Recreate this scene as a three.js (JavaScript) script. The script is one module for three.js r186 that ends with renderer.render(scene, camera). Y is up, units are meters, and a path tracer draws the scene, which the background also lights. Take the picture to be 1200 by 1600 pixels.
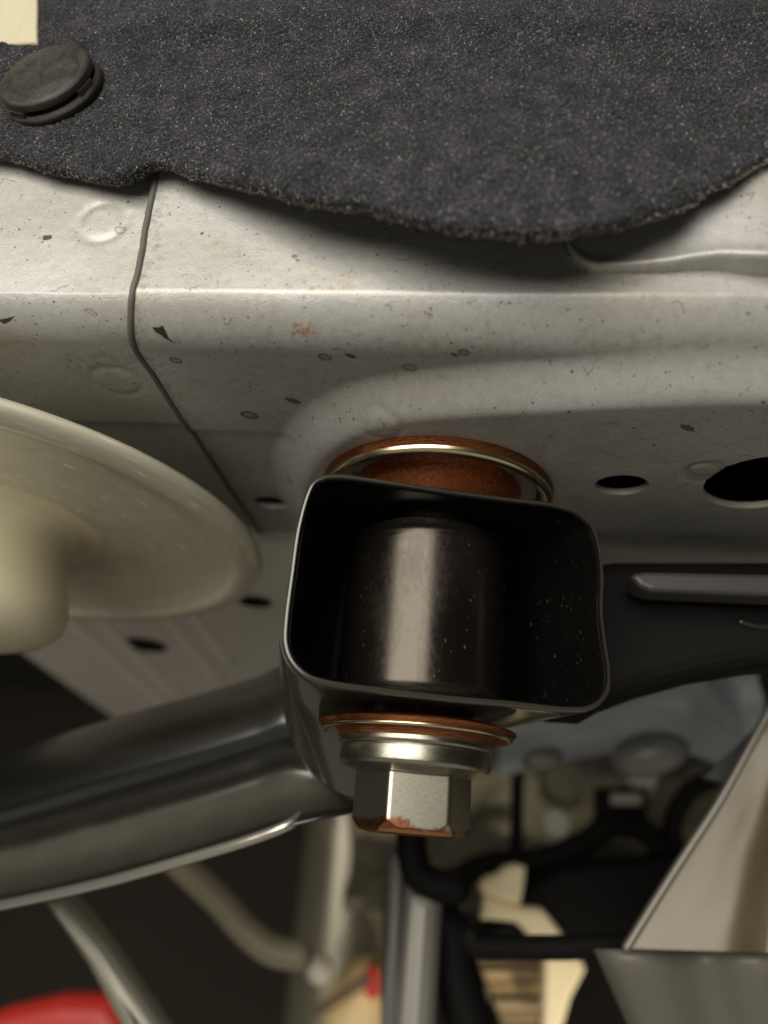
import * as THREE from 'three';
import { ImprovedNoise } from 'three/addons/math/ImprovedNoise.js';
import { RectAreaLightUniformsLib } from 'three/addons/lights/RectAreaLightUniformsLib.js';
import { mergeGeometries } from 'three/addons/utils/BufferGeometryUtils.js';

// ---------------------------------------------------------------- camera, light, exposure
const scene = new THREE.Scene();
const rad = THREE.MathUtils.degToRad;
const camera = new THREE.PerspectiveCamera(69.65, 3 / 4, 0.005, 20);
camera.position.set(0.0082, -0.0733, 0.157);
camera.rotation.order = 'YXZ';
camera.rotation.set(rad(23.1), rad(6.8), rad(5.0));
camera.updateMatrixWorld(true);
camera.focus = 0.142;
camera.userData.fStop = 7.0;

scene.background = new THREE.Color(0.018, 0.016, 0.0125);       // dim warm air of the workshop under the car
scene.environmentIntensity = 1;
RectAreaLightUniformsLib.init();
function areaLamp(x, y, z, tx, ty, tz, w, h, color, k) {
  const l = new THREE.RectAreaLight(color, k, w, h);
  l.position.set(x, y, z); l.lookAt(tx, ty, tz); scene.add(l); return l;
}
areaLamp(-0.28, 0.17, 1.0, 0, 0, 0, 0.95, 0.86, new THREE.Color(1.0, 0.948, 0.85), 6.6);     // work lamp above and behind the camera
areaLamp(0.1, -0.9, 0.1, 0, 0, -0.1, 2.4, 1.6, new THREE.Color(1.0, 0.93, 0.79), 0.27);   // soft light coming up from the workshop floor
const spot = new THREE.SpotLight(new THREE.Color(1.0, 0.9, 0.7), 1.3, 0, 0.16, 0.5);                                     // added narrow spot, brightens the cream parts far behind the bolt
spot.position.set(0.3, -0.62, 0.12); spot.target.position.set(0.062, -0.205, -0.27); spot.shadow.radius = 2; spot.castShadow = true; scene.add(spot, spot.target);
const renderer = new THREE.WebGLRenderer({ antialias: true });
renderer.toneMapping = THREE.LinearToneMapping;
renderer.toneMappingExposure = 1.0;
renderer.shadowMap.enabled = true;

// ---------------------------------------------------------------- helpers
let seed = 1234567;
const rnd = () => { seed = (seed + 0x6d2b79f5) | 0; let t = Math.imul(seed ^ (seed >>> 15), 1 | seed); t = (t + Math.imul(t ^ (t >>> 7), 61 | t)) ^ t; return ((t ^ (t >>> 14)) >>> 0) / 4294967296; };
const rr = (a, b) => a + (b - a) * rnd();
const perlin = new ImprovedNoise();
const noise = (x, y, z = 0) => perlin.noise(x, y, z);
const fbm = (x, y, z = 0, o = 4) => { let s = 0, a = 1, n = 0; for (let i = 0; i < o; i++) { s += a * perlin.noise(x, y, z + i * 7.3); n += a; a *= 0.55; x *= 2.03; y *= 2.03; z *= 2.03; } return s / n; };
const clamp = THREE.MathUtils.clamp, lerp = THREE.MathUtils.lerp;
const sstep = (a, b, x) => { const t = clamp((x - a) / (b - a), 0, 1); return t * t * (3 - 2 * t); };
const V = (x, y, z) => new THREE.Vector3(x, y, z);
// measured directions: where the line of sight through a measured spot meets a real plane of the car
const F = 1150, E = camera.position, MW = new THREE.Matrix3().setFromMatrix4(camera.matrixWorld);
const ray = (u, v) => V((u - 600) / F, (800 - v) / F, -1).applyMatrix3(MW);
const onY = (u, v, y) => { const d = ray(u, v); return d.multiplyScalar((y - E.y) / d.y).add(E); };
const onZ = (u, v, z) => { const d = ray(u, v); return d.multiplyScalar((z - E.z) / d.z).add(E); };
const at = (u, v, d) => ray(u, v).multiplyScalar(d).add(E);
const onPlane = (u, v, p, n) => { const d = ray(u, v); return d.multiplyScalar((p.clone().sub(E)).dot(n) / d.dot(n)).add(E); };
function poly1(pts) {                                            // piecewise smooth curve y(x)
  return (x) => {
    if (x <= pts[0][0]) return pts[0][1];
    for (let i = 1; i < pts.length; i++) if (x <= pts[i][0]) {
      const [x0, y0] = pts[i - 1], [x1, y1] = pts[i], h = x1 - x0, t = (x - x0) / h;
      const m0 = i > 1 ? (y1 - pts[i - 2][1]) / (x1 - pts[i - 2][0]) : (y1 - y0) / h, m1 = i + 1 < pts.length ? (pts[i + 1][1] - y0) / (pts[i + 1][0] - x0) : (y1 - y0) / h;
      const t2 = t * t, t3 = t2 * t;
      return (2 * t3 - 3 * t2 + 1) * y0 + (t3 - 2 * t2 + t) * h * m0 + (-2 * t3 + 3 * t2) * y1 + (t3 - t2) * h * m1;
    }
    return pts[pts.length - 1][1];
  };
}
const used = {};
function numbered(name) { used[name] = (used[name] ?? -1) + 1; return used[name] ? `${name}_${String(used[name]).padStart(3, '0')}` : name; }
function thing(name, label, category, pos = [0, 0, 0], kind) {
  const o = new THREE.Group(); o.name = numbered(name); o.position.set(...pos); o.userData = { label, category };
  if (kind) o.userData.kind = kind;
  scene.add(o); return o;
}
function part(name, geo, mat, parent, label) {
  const m = new THREE.Mesh(geo, mat); m.name = name; m.castShadow = m.receiveShadow = true;
  if (label) m.userData.label = label;
  if (parent) { parent.add(m); parent.updateWorldMatrix?.(true, false); const p = parent.isGroup ? parent.position : null; if (p && p.lengthSq() > 0) geo.translate(-p.x, -p.y, -p.z); }
  return m;
}
function solo(name, geo, mat, label, category, kind) {
  const m = part(numbered(name), geo, mat); m.userData = { label, category }; if (kind) m.userData.kind = kind;
  scene.add(m); return m;
}
function grid(nu, nv, fn, uvfn, keep) {                          // a sheet of nu x nv cells
  const P = new Float32Array((nu + 1) * (nv + 1) * 3), U = new Float32Array((nu + 1) * (nv + 1) * 2), idx = [];
  for (let j = 0, k = 0; j <= nv; j++) for (let i = 0; i <= nu; i++, k++) {
    const p = fn(i / nu, j / nv, i, j), q = uvfn ? uvfn(i / nu, j / nv, p) : [i / nu, j / nv];
    P[k * 3] = p.x; P[k * 3 + 1] = p.y; P[k * 3 + 2] = p.z; U[k * 2] = q[0]; U[k * 2 + 1] = q[1];
  }
  for (let j = 0; j < nv; j++) for (let i = 0; i < nu; i++) {
    if (keep && !keep(i, j)) continue;
    const a = j * (nu + 1) + i, b = a + 1, c = a + nu + 1, d = c + 1;
    idx.push(a, c, b, b, c, d);
  }
  const g = new THREE.BufferGeometry();
  g.setAttribute('position', new THREE.BufferAttribute(P, 3)); g.setAttribute('uv', new THREE.BufferAttribute(U, 2)); g.setIndex(idx); g.computeVertexNormals();
  return g;
}
function loft(loops, closed = true) {                            // loops: arrays of Vector3 with equal lengths
  const n = loops[0].length, P = [], U = [], idx = [];
  loops.forEach((l, j) => { for (let i = 0; i <= n; i++) { const p = l[i % n]; P.push(p.x, p.y, p.z); U.push(i / n, j / (loops.length - 1)); } });
  for (let j = 0; j + 1 < loops.length; j++) for (let i = 0; i < (closed ? n : n - 1); i++) { const a = j * (n + 1) + i, b = a + 1, c = a + n + 1, d = c + 1; idx.push(a, c, b, b, c, d); }
  const g = new THREE.BufferGeometry();
  g.setAttribute('position', new THREE.Float32BufferAttribute(P, 3)); g.setAttribute('uv', new THREE.Float32BufferAttribute(U, 2)); g.setIndex(idx); g.computeVertexNormals();
  // weld the seam's normals
  const N = g.attributes.normal; if (closed) loops.forEach((l, j) => { const a = j * (n + 1), b = a + n, v = V(N.getX(a) + N.getX(b), N.getY(a) + N.getY(b), N.getZ(a) + N.getZ(b)).normalize(); N.setXYZ(a, v.x, v.y, v.z); N.setXYZ(b, v.x, v.y, v.z); });
  return g;
}
const lathe = (pts, x, y, z, seg = 128) => { const g = new THREE.LatheGeometry(pts.map(([r, h]) => new THREE.Vector2(r, h)), seg); g.translate(x, y, z); return g; };
const pipe = (pts, r, seg = 64, rs = 16) => {
  const c = new THREE.CatmullRomCurve3(pts), gs = [new THREE.TubeGeometry(c, seg, r, rs)];
  for (const e of [pts[0], pts[pts.length - 1]]) { const s = new THREE.SphereGeometry(r, rs, 8); s.translate(e.x, e.y, e.z); gs.push(s); }
  return mergeGeometries(gs);
};
function plate(pix, z, thick, bevel = 0.001, curve = false) {    // a plate whose front lies in the plane z
  const p = pix.map(([u, v]) => { const q = onZ(u, v, z); return new THREE.Vector2(q.x, q.y); });
  const s = new THREE.Shape(curve ? new THREE.SplineCurve([...p, p[0]]).getPoints(80) : p);
  const g = new THREE.ExtrudeGeometry(s, { depth: thick - 2 * bevel, bevelEnabled: true, bevelThickness: bevel, bevelSize: bevel, bevelOffset: -bevel, bevelSegments: 3, curveSegments: 12 });
  g.translate(0, 0, z - thick + bevel); return g;
}
function canvas(w, h) { const c = document.createElement('canvas'); c.width = w; c.height = h; return c; }
function tex(c, srgb = true, rep = [1, 1]) { const t = new THREE.CanvasTexture(c); if (srgb) t.colorSpace = THREE.SRGBColorSpace; t.wrapS = t.wrapT = THREE.RepeatWrapping; t.magFilter = THREE.LinearFilter; t.repeat.set(...rep); return t; }
function paint(w, h, fn) {                                       // data texture from fn(x, y) -> [r, g, b] 0..255
  const d = new Uint8Array(w * h * 4);
  for (let y = 0, k = 0; y < h; y++) for (let x = 0; x < w; x++, k += 4) { const c = fn(x, y); d[k] = c[0]; d[k + 1] = c[1]; d[k + 2] = c[2]; d[k + 3] = 255; }
  return d;
}
function dataTex(w, h, fn, srgb, rep = [1, 1]) {
  const t = new THREE.DataTexture(paint(w, h, fn), w, h); t.magFilter = THREE.LinearFilter; t.wrapS = t.wrapT = THREE.RepeatWrapping; t.repeat.set(...rep);
  if (srgb) t.colorSpace = THREE.SRGBColorSpace; t.needsUpdate = true; return t;
}
const std = (o) => new THREE.MeshStandardMaterial({ side: THREE.DoubleSide, ...o });
const phy = (o) => new THREE.MeshPhysicalMaterial({ side: THREE.DoubleSide, ...o });
const lin = (r, g, b) => new THREE.Color().setRGB(r, g, b);

// ---------------------------------------------------------------- materials
const gritBump = dataTex(1024, 1024, (() => {
  const a = new Float32Array(1024 * 1024); for (let i = 0; i < a.length; i++) a[i] = rnd();
  return (x, y) => { const n = 0.5 + 0.28 * noise(x / 9, y / 9) + 0.2 * noise(x / 3.1, y / 3.1, 4) + 0.1 * (a[y * 1024 + x] - 0.5); const v = clamp(n * 255, 0, 255); return [v, v, v]; };
})(), false);
const fineBump = dataTex(1024, 1024, (() => {
  const a = new Float32Array(1024 * 1024); for (let i = 0; i < a.length; i++) a[i] = rnd();
  return (x, y) => { const n = 0.4 + 0.25 * noise(x / 21, y / 21, 2) + 0.2 * noise(x / 5, y / 5, 7) + (a[y * 1024 + x] > 0.994 ? 0.5 : 0) + 0.12 * a[y * 1024 + x]; const v = clamp(n * 255, 0, 255); return [v, v, v]; };
})(), false, [3, 3]);
const speckTex = (() => {                                         // dust specks on glossy black paint
  const c = canvas(1024, 1024), g = c.getContext('2d'); g.fillStyle = 'rgb(24,22,20)'; g.fillRect(0, 0, 1024, 1024);
  for (let i = 0; i < 1700; i++) { const k = rr(60, 210) * (rnd() < 0.05 ? 1.5 : 1); g.fillStyle = `rgba(${k},${k * 0.96},${k * 0.88},${rr(0.2, 0.9)})`; g.beginPath(); g.ellipse(rr(0, 1024), rr(0, 1024), rr(0.6, 2.2), rr(0.6, 1.6), rr(0, 3), 0, 7); g.fill(); }
  for (let i = 0; i < 40; i++) { g.strokeStyle = `rgba(120,115,105,${rr(0.1, 0.4)})`; g.lineWidth = rr(0.6, 1.2); g.beginPath(); const x = rr(0, 1024), y = rr(0, 1024); g.moveTo(x, y); g.quadraticCurveTo(x + rr(-20, 20), y + rr(-20, 20), x + rr(-30, 30), y + rr(-30, 30)); g.stroke(); }
  return tex(c);
})();
const smudge = dataTex(512, 512, (x, y) => { const v = clamp(70 + 90 * fbm(x / 60, y / 60, 2, 5) + 25 * noise(x / 4, y / 4), 20, 255); return [v, v, v]; }, false);
const zincTex = dataTex(512, 128, (x, y) => { const n = fbm(x / 22, y / 18, 6, 4), f = noise(x / 3, y / 3, 2), k = 1 + 0.28 * n + 0.12 * f - (n + 0.4 * f > 0.42 ? 0.4 : 0); return [clamp(168 * k, 0, 255), clamp(165 * k, 0, 255), clamp(150 * k, 0, 255)]; }, true);
const M = {
  black: phy({ color: lin(0.5, 0.5, 0.5), map: speckTex, roughness: 0.9, roughnessMap: smudge, specularIntensity: 0.5, clearcoat: 0.3, clearcoatRoughness: 0.12 }),
  blackSheen: phy({ color: lin(0.03, 0.028, 0.021), roughness: 0.26, clearcoat: 0.9, clearcoatRoughness: 0.1 }),  // black lifted in colour to stand in for reflections on the bracket underside
  blackPlain: phy({ color: lin(0.009, 0.009, 0.0085), roughness: 0.32, clearcoat: 0.5, clearcoatRoughness: 0.15 }),
  blackMatt: phy({ color: lin(0.008, 0.0075, 0.007), roughness: 0.6, specularIntensity: 0.14 }),
  sealer: std({ color: lin(0.1, 0.095, 0.08), roughness: 0.6 }),
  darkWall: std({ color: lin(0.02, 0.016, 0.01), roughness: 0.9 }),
  zinc: std({ map: zincTex, metalness: 1, roughness: 0.3, bumpMap: fineBump, bumpScale: 0.000015 }),
  brass: std({ color: lin(0.72, 0.6, 0.4), metalness: 1, roughness: 0.25 }),
  floorPaint: phy({ color: lin(0.6, 0.57, 0.51), roughness: 0.35, clearcoat: 0.6, clearcoatRoughness: 0.25 }),
  greyPaint: std({ color: lin(0.3, 0.29, 0.25), roughness: 0.5, metalness: 0.2 }),
  cream: std({ color: lin(0.92, 0.79, 0.52), roughness: 0.6 }),
};
const rustTex = dataTex(512, 512, (x, y) => {
  const n = fbm(x / 26, y / 26, 1, 5), s = noise(x / 2.2, y / 2.2, 6), t = clamp(0.5 + 0.9 * n + 0.25 * s, 0, 1);
  return [lerp(66, 178, t), lerp(36, 108, t), lerp(18, 60, t)];
}, true);
M.rust = std({ map: rustTex, metalness: 0.65, roughness: 0.34, bumpMap: gritBump, bumpScale: 0.00008 });
const rustFine = rustTex.clone(); rustFine.repeat.set(7, 1.5); rustFine.needsUpdate = true;
M.rustBright = std({ map: rustFine, color: lin(2.4, 2.0, 1.8), metalness: 0.2, roughness: 0.5, bumpMap: gritBump, bumpScale: 0.0003 });
M.rustDark = std({ map: rustFine, color: lin(0.9, 0.85, 0.8), metalness: 0.85, roughness: 0.28, bumpMap: gritBump, bumpScale: 0.00012 });

// ---------------------------------------------------------------- the frame rail: sheet profile, pad, holes
const ZS = 0.0575, YU = 0.005, R1 = 0.0020, R2 = 0.0105, A1 = rad(28), ZF = -0.0445;
// profile by arc length: s < 0 climbs the side face, s > 0 rolls under
const YC = YU + R2 * (1 - Math.sin(A1)) + R1 * Math.sin(A1) * 0 + R1 * (1 - Math.cos(A1)) * 0.5;
const L1 = R1 * A1, L2 = R2 * (Math.PI / 2 - A1);
const p1 = [YC - R1 * Math.sin(A1), ZS - R1 * (1 - Math.cos(A1))];
const c2 = [p1[0] + R2 * Math.sin(A1), p1[1] - R2 * Math.cos(A1)];
const YB = c2[0] - R2, ZB = c2[1], L3 = ZB - ZF, R4 = 0.003, L4 = R4 * Math.PI / 2;
function profile(s) {                                            // -> [y, z, ny, nz]
  if (s <= 0) return [YC - s, ZS, 0, 1];
  if (s <= L1) { const a = s / R1; return [YC - R1 * Math.sin(a), ZS - R1 * (1 - Math.cos(a)), -Math.sin(a), Math.cos(a)]; }
  s -= L1;
  if (s <= L2) { const a = A1 + s / R2; return [c2[0] - R2 * Math.sin(a), c2[1] + R2 * Math.cos(a), -Math.sin(a), Math.cos(a)]; }
  s -= L2;
  if (s <= L3) return [YB, ZB - s, -1, 0];
  s -= L3;
  if (s <= L4) { const a = s / R4; return [YB + R4 * (1 - Math.cos(a)), ZF - R4 * Math.sin(a), -Math.cos(a), -Math.sin(a)]; }
  s -= L4;
  return [YB + R4 + s, ZF - R4, 0, -1];
}
const sOfZ = (z) => L1 + L2 + (ZB - z);                          // arc length of a spot on the underside
const railXS = (u, v) => {                                       // measured spot -> (x, s) on the rail
  if (v < 466) { const p = onZ(u, v, ZS); return [p.x, Math.min(0, YC - p.y)]; }
  let p = onY(u, v, YB);
  if (p.z > ZB) { let best = 9, bs = 0, bx = 0; for (let k = 0; k <= 60; k++) { const s = (L1 + L2) * k / 60, [y, z] = profile(s), d = ray(u, v), t = (z - E.z) / d.z, q = d.multiplyScalar(t).add(E), e = Math.abs(q.y - y); if (e < best) { best = e; bs = s; bx = q.x; } } return [bx, bs]; }
  return [p.x, sOfZ(p.z)];
};
const S0 = -0.075, S1 = L1 + L2 + L3 + L4 + 0.03;
const padLine = [[1400, 540], [1200, 546], [1050, 552], [900, 562], [760, 573], [640, 584], [555, 600], [490, 632], [450, 672], [432, 715], [438, 765], [462, 820], [500, 868], [560, 920], [1400, 980]].map(([u, v]) => onY(u, v, YB));
const padCurve = new THREE.CatmullRomCurve3(padLine, false, 'centripetal').getPoints(160);
function padDist(x, z) {                                         // positive inside the pad
  let d = 9, inside = false; const n = padCurve.length;
  for (let i = 0, j = n - 1; i < n; j = i++) {
    const a = padCurve[j], b = padCurve[i], ex = b.x - a.x, ez = b.z - a.z, t = clamp(((x - a.x) * ex + (z - a.z) * ez) / (ex * ex + ez * ez + 1e-12), 0, 1);
    d = Math.min(d, Math.hypot(x - a.x - t * ex, z - a.z - t * ez));
    if ((a.z > z) !== (b.z > z) && x < (b.x - a.x) * (z - a.z) / (b.z - a.z) + a.x) inside = !inside;
  }
  return inside ? d : -d;
}
const ringDents = [[155, 338, 0.0046], [180, 605, 0.005], [1098, 700, 0.0042], [600, 630, 0.004]].map(([u, v, r]) => [...railXS(u, v), r]);
const stepZ = onY(370, 672, YB).z;
function railPoint(x, s, inset) {
  const [y, z, ny, nz] = profile(s); let h = -inset;
  h += 0.00022 * fbm(x * 40, s * 40, 3, 3);
  for (const [dx, ds, r] of ringDents) { const d = Math.hypot(x - dx, s - ds); if (d < r * 2) h += -0.00022 * Math.exp(-(((d - r) / 0.0007) ** 2)) + 0.0001 * sstep(r, r * 0.6, d); }
  let yy = y + ny * h, zz = z + nz * h;
  if (s > L1 && z > ZF - 0.001) {
    const d = padDist(x, z) + 0.0006 * fbm(x * 30, z * 30, 9, 2);
    const up = 0.0056 * sstep(-0.0015, 0.0085, d) * sstep(L1 + L2 * 0.3, L1 + L2 * 1.3, s);
    yy -= up;
    if (x < 0) yy += sstep(0.004, -0.002, d) * 0.0007 * sstep(0, 0.003, stepZ - z);
  }
  return V(x, yy, zz);
}
const holes = [[971, 758, 0.0056, 0.0049], [1190, 756, 0.0112, 0.0124], [425, 773, 0.0048, 0.0036]].map(([u, v, rx, rz]) => { const p = onY(u, v, u > 450 ? YB - 0.0056 : YB + 0.003); return [p.x, p.z, rx, rz]; });
const inHole = (x, z) => holes.findIndex(([hx, hz, rx, rz]) => ((x - hx) / rx) ** 2 + ((z - hz) / rz) ** 2 < 1);
const seam = [[262, 200], [250, 262], [232, 350], [218, 430], [209, 470], [208, 520], [218, 552], [240, 582], [270, 630], [310, 690], [350, 752], [392, 812]].map(([u, v]) => railXS(u, v));
const sMap = (t) => (t < 0.25 ? lerp(S0, -0.003, t / 0.25) : t < 0.5 ? lerp(-0.003, 0.014, (t - 0.25) / 0.25) : lerp(0.014, S1, (t - 0.5) / 0.5));
const seamX = poly1([[S0, seam[0][0]], ...seam.map(([x, s]) => [s, x]), [S1, seam[seam.length - 1][0]]].sort((a, b) => a[0] - b[0]));

// ---- paint of the rail
const TW = 2048, TX0 = -0.125, TS0 = -0.078, TSPAN = 0.24;
const toTex = (u, v) => { const [x, s] = railXS(u, v); return [(x - TX0) / TSPAN * TW, (s - TS0) / TSPAN * TW]; };
const railCanvas = (() => {
  const c = canvas(TW, TW), g = c.getContext('2d'), im = g.createImageData(TW, TW), d = im.data;
  for (let y = 0, k = 0; y < TW; y++) for (let x = 0; x < TW; x++, k += 4) {
    const dirt = clamp(0.5 + 1.5 * fbm(x / 230, y / 150, 5, 4), 0, 1), fine = fbm(x / 16, y / 16, 2, 3), gr = rnd() - 0.5, under = sstep(0.012, 0.05, y / TW * TSPAN + TS0);
    const f = 0.012 * 255 * gr * 6 + fine * 11;
    d[k] = clamp(180 - 13 * dirt + f - under * 6, 0, 255); d[k + 1] = clamp(179 - 14 * dirt + f - under * 6, 0, 255); d[k + 2] = clamp(177 - 20 * dirt + f - under * 7, 0, 255); d[k + 3] = 255;
  }
  g.putImageData(im, 0, 0);
  const dot = (x, y, r, col, q = 1) => { g.fillStyle = col; g.beginPath(); g.ellipse(x, y, r, r * q, rr(0, 3), 0, 7); g.fill(); };
  for (let i = 0; i < 10500; i++) { const x = rr(0, TW), y = rr(200, TW), dense = fbm(x / 150, y / 150, 11, 2) > -0.05; if (!dense && rnd() < 0.6) continue; const k = rr(25, 105); dot(x, y, rr(0.6, 2.0) * (rnd() < 0.03 ? 1.7 : 1), `rgba(${k},${k * 0.9},${k * 0.7},${rr(0.2, 0.85)})`, rr(0.4, 1)); }
  for (let i = 0; i < 900; i++) { const x = rr(0, TW), y = rr(200, TW); dot(x, y, rr(2, 9), `rgba(120,95,50,${rr(0.03, 0.12)})`, rr(0.3, 1)); }
  for (let i = 0; i < 220; i++) { const x = rr(300, 1900), y = rr(200, 1500), l = rr(6, 34); g.strokeStyle = `rgba(60,50,35,${rr(0.2, 0.7)})`; g.lineWidth = rr(0.7, 1.6); g.beginPath(); g.moveTo(x, y); g.bezierCurveTo(x + rr(-l, l), y + rr(-l, l) * 0.6, x + rr(-l, l), y + rr(-l, l) * 0.6, x + rr(-l, l), y + rr(-l, l) * 0.5); g.stroke(); }
  for (let k = 0; k < 900; k++) { const t = rr(-0.05, L1 + L2 + L3), x = seamX(t) + 0.0006 + Math.abs(rr(-1, 1) * rr(0, 1)) * 0.0035 * (rnd() < 0.3 ? -1 : 1); dot((x - TX0) / TSPAN * TW, (t - TS0) / TSPAN * TW, rr(1, 6), `rgba(88,72,46,${rr(0.04, 0.16)})`, rr(0.4, 1)); }
  for (let k = 0; k < 700; k++) { const t = 0.0095 + rr(-1, 1) * rr(0, 0.006), x = rr(-0.06, 0.12); dot((x - TX0) / TSPAN * TW, (t - TS0) / TSPAN * TW, rr(2, 9), `rgba(100,84,54,${rr(0.02, 0.09)})`, rr(0.2, 0.6)); }
  const blob = (u, v, pts, col) => { const [x, y] = toTex(u, v); g.fillStyle = col; g.beginPath(); pts.forEach(([a, b], i) => (i ? g.lineTo(x + a, y + b) : g.moveTo(x + a, y + b))); g.closePath(); g.fill(); };
  blob(252, 520, [[-12, -9], [-2, -9], [5, -12], [8, -4], [10, 10], [17, 20], [4, 10], [-3, 2], [-8, 0]], 'rgb(42,38,32)');
  blob(68, 363, [[-8, -4], [7, -5], [8, 3], [0, 6], [-6, 5]], 'rgb(60,52,42)');
  blob(2, 503, [[-14, 2], [10, -4], [18, -6], [6, 4], [-4, 9]], 'rgb(52,45,38)');
  for (const [u, v, r, op] of [[275, 563, 9, 0.5], [390, 648, 14, 0.6], [640, 574, 11, 0.3], [725, 551, 8, 0.5], [1098, 695, 30, 0.22], [183, 350, 9, 0.3], [460, 400, 3.5, 0.7], [508, 558, 10, 0.4]]) { const [x, y] = toTex(u, v); g.strokeStyle = `rgba(50,44,35,${op})`; g.lineWidth = r * 0.38; g.beginPath(); g.ellipse(x, y, r, r * 0.75, 0.3, 0, 6.1); g.stroke(); g.fillStyle = `rgba(70,62,50,${op * 0.5})`; g.fill(); }
  for (const [u, v, r] of [[458, 626, 15], [456, 734, 9], [562, 705, 14], [1070, 628, 14], [710, 555, 7], [548, 556, 10]]) { const [x, y] = toTex(u, v); g.fillStyle = 'rgba(62,58,50,0.7)'; g.beginPath(); g.ellipse(x, y, r, r * 0.5, 0.6, 0, 7); g.fill(); }
  for (let i = 0; i < 260; i++) { const q1 = rr(-1, 1) * rr(0.3, 1), q2 = rr(-1, 1) * rr(0.3, 1); if (noise(q1 * 3, q2 * 3, 5) < -0.05) continue; const [x, y] = toTex(474 + q1 * 25 + q2 * 4, 515 + q2 * 15); dot(x, y, rr(0.6, 2.6), `rgba(${rr(140, 175)},${rr(80, 105)},${rr(45, 65)},${rr(0.1, 0.32)})`); }
  for (let i = 0; i < 60; i++) { const [x, y] = toTex(520 + rr(-35, 35), 440 + rr(-20, 20)); dot(x, y, rr(1, 4), `rgba(165,130,80,${rr(0.1, 0.3)})`); }
  for (let i = 0; i < 70; i++) { const [x, y] = toTex(rr(100, 215), rr(560, 590)); dot(x, y, rr(3, 9), 'rgba(105,88,58,0.10)'); }
  for (const [u, v, a, b] of [[690, 412, 30, 6], [620, 405, 22, -5], [1050, 475, 18, 12], [600, 478, 12, 8], [1160, 600, 14, 10], [350, 505, 12, -8], [520, 545, 20, 6]]) { const [x, y] = toTex(u, v); g.strokeStyle = 'rgba(60,52,40,0.6)'; g.lineWidth = 1.2; g.beginPath(); g.moveTo(x, y); g.quadraticCurveTo(x + a * 0.6, y - b, x + a, y + b); g.stroke(); }
  return c;
})();
const railTex = tex(railCanvas); railTex.flipY = false;
M.rail = phy({ map: railTex, roughness: 0.45, metalness: 0.28, clearcoat: 0.4, clearcoatRoughness: 0.24, bumpMap: fineBump, bumpScale: 0.00008 });

const railUV = (u, v, p, x, s) => [(x - TX0) / TSPAN, (s - TS0) / TSPAN];

{ // main sheet of the rail
  const rail = thing('frame_rail', 'pale grey painted steel rail with raised pad above the bolted bracket', 'frame rail');
  const nu = 330, nv = 440, XR = 0.135, spot = [];
  const sAt = sMap;
  const cut = new Uint8Array((nu + 1) * (nv + 1)), nearHole = new Int16Array((nu + 1) * (nv + 1)).fill(-1);
  const xs = (u, s) => lerp(seamX(s), XR, u);
  for (let j = 0; j <= nv; j++) for (let i = 0; i <= nu; i++) { const s = sAt(j / nv), [, z] = profile(s); if (s > L1 + L2 && s < L1 + L2 + L3) cut[j * (nu + 1) + i] = inHole(xs(i / nu, s), z) + 1; }
  const keep = (i, j) => { const a = j * (nu + 1) + i; return !(cut[a] && cut[a + 1] && cut[a + nu + 1] && cut[a + nu + 2]); };
  const g = grid(nu, nv, (u, v, i, j) => {
    const s = sAt(v), x = xs(u, s), h = cut[j * (nu + 1) + i]; spot.push([x, s]);
    if (h) { const [hx, hz, rx, rz] = holes[h - 1], z = profile(s)[1], a = Math.atan2((z - hz) / rz, (x - hx) / rx), nx = hx + rx * Math.cos(a), nz = hz + rz * Math.sin(a); return railPoint(nx, sOfZ(nz), 0); }
    return railPoint(x, s, 0);
  }, (u, v) => { const s = sAt(v), x = xs(u, s); return railUV(u, v, null, x, s); }, keep);
  part('rail_sheet', g, M.rail, rail);
  for (const [hx, hz, rx, rz] of holes) {
    const ring = (k, up) => Array.from({ length: 64 }, (_, i) => { const a = i / 64 * 2 * Math.PI, p = railPoint(hx + rx * k * Math.cos(a), sOfZ(hz + rz * k * Math.sin(a)), 0); p.y += up; return p; });
    part('hole_edge', loft([ring(1.0, 0), ring(0.985, 0.0003), ring(0.985, 0.0014)]), M.greyPaint, rail);
  }
  const edge = []; for (let k = 0; k <= 120; k++) { const s = lerp(S0, L1 + L2 + L3, k / 120), p = railPoint(seamX(s) - 0.0004, s, 0.0002); p.x += 0.00022 * noise(s * 260, 1) + 0.0001 * noise(s * 1100, 4); p.z += 0.0002 * noise(s * 500, 7); edge.push(p); }
  part('seam_bead', pipe(edge, 0.00072, 240, 8), M.sealer, rail);
  const inside = new THREE.BoxGeometry(0.36, 0.002, 0.094); inside.translate(0.02, 0.02, 0.006);
  part('inner_plate', inside, M.darkWall, rail);  // added in dark colour so the rail's hollow looks dark behind the holes
}
{ // the sheet left of the seam tucks in under the rail's edge
  const g = grid(170, 400, (u, v) => { const s = sMap(v), x = lerp(-0.19, seamX(s) + 0.004, u); const p = railPoint(x, s, 0.0014); return p; }, (u, v) => { const s = sMap(v); return [(lerp(-0.19, seamX(s) + 0.004, u) - TX0) / TSPAN, (s - TS0) / TSPAN]; });
  solo('rail_extension', g, M.rail, 'pale grey sheet left of the dark seam, tucked behind the rail', 'body panel');
}

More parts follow.
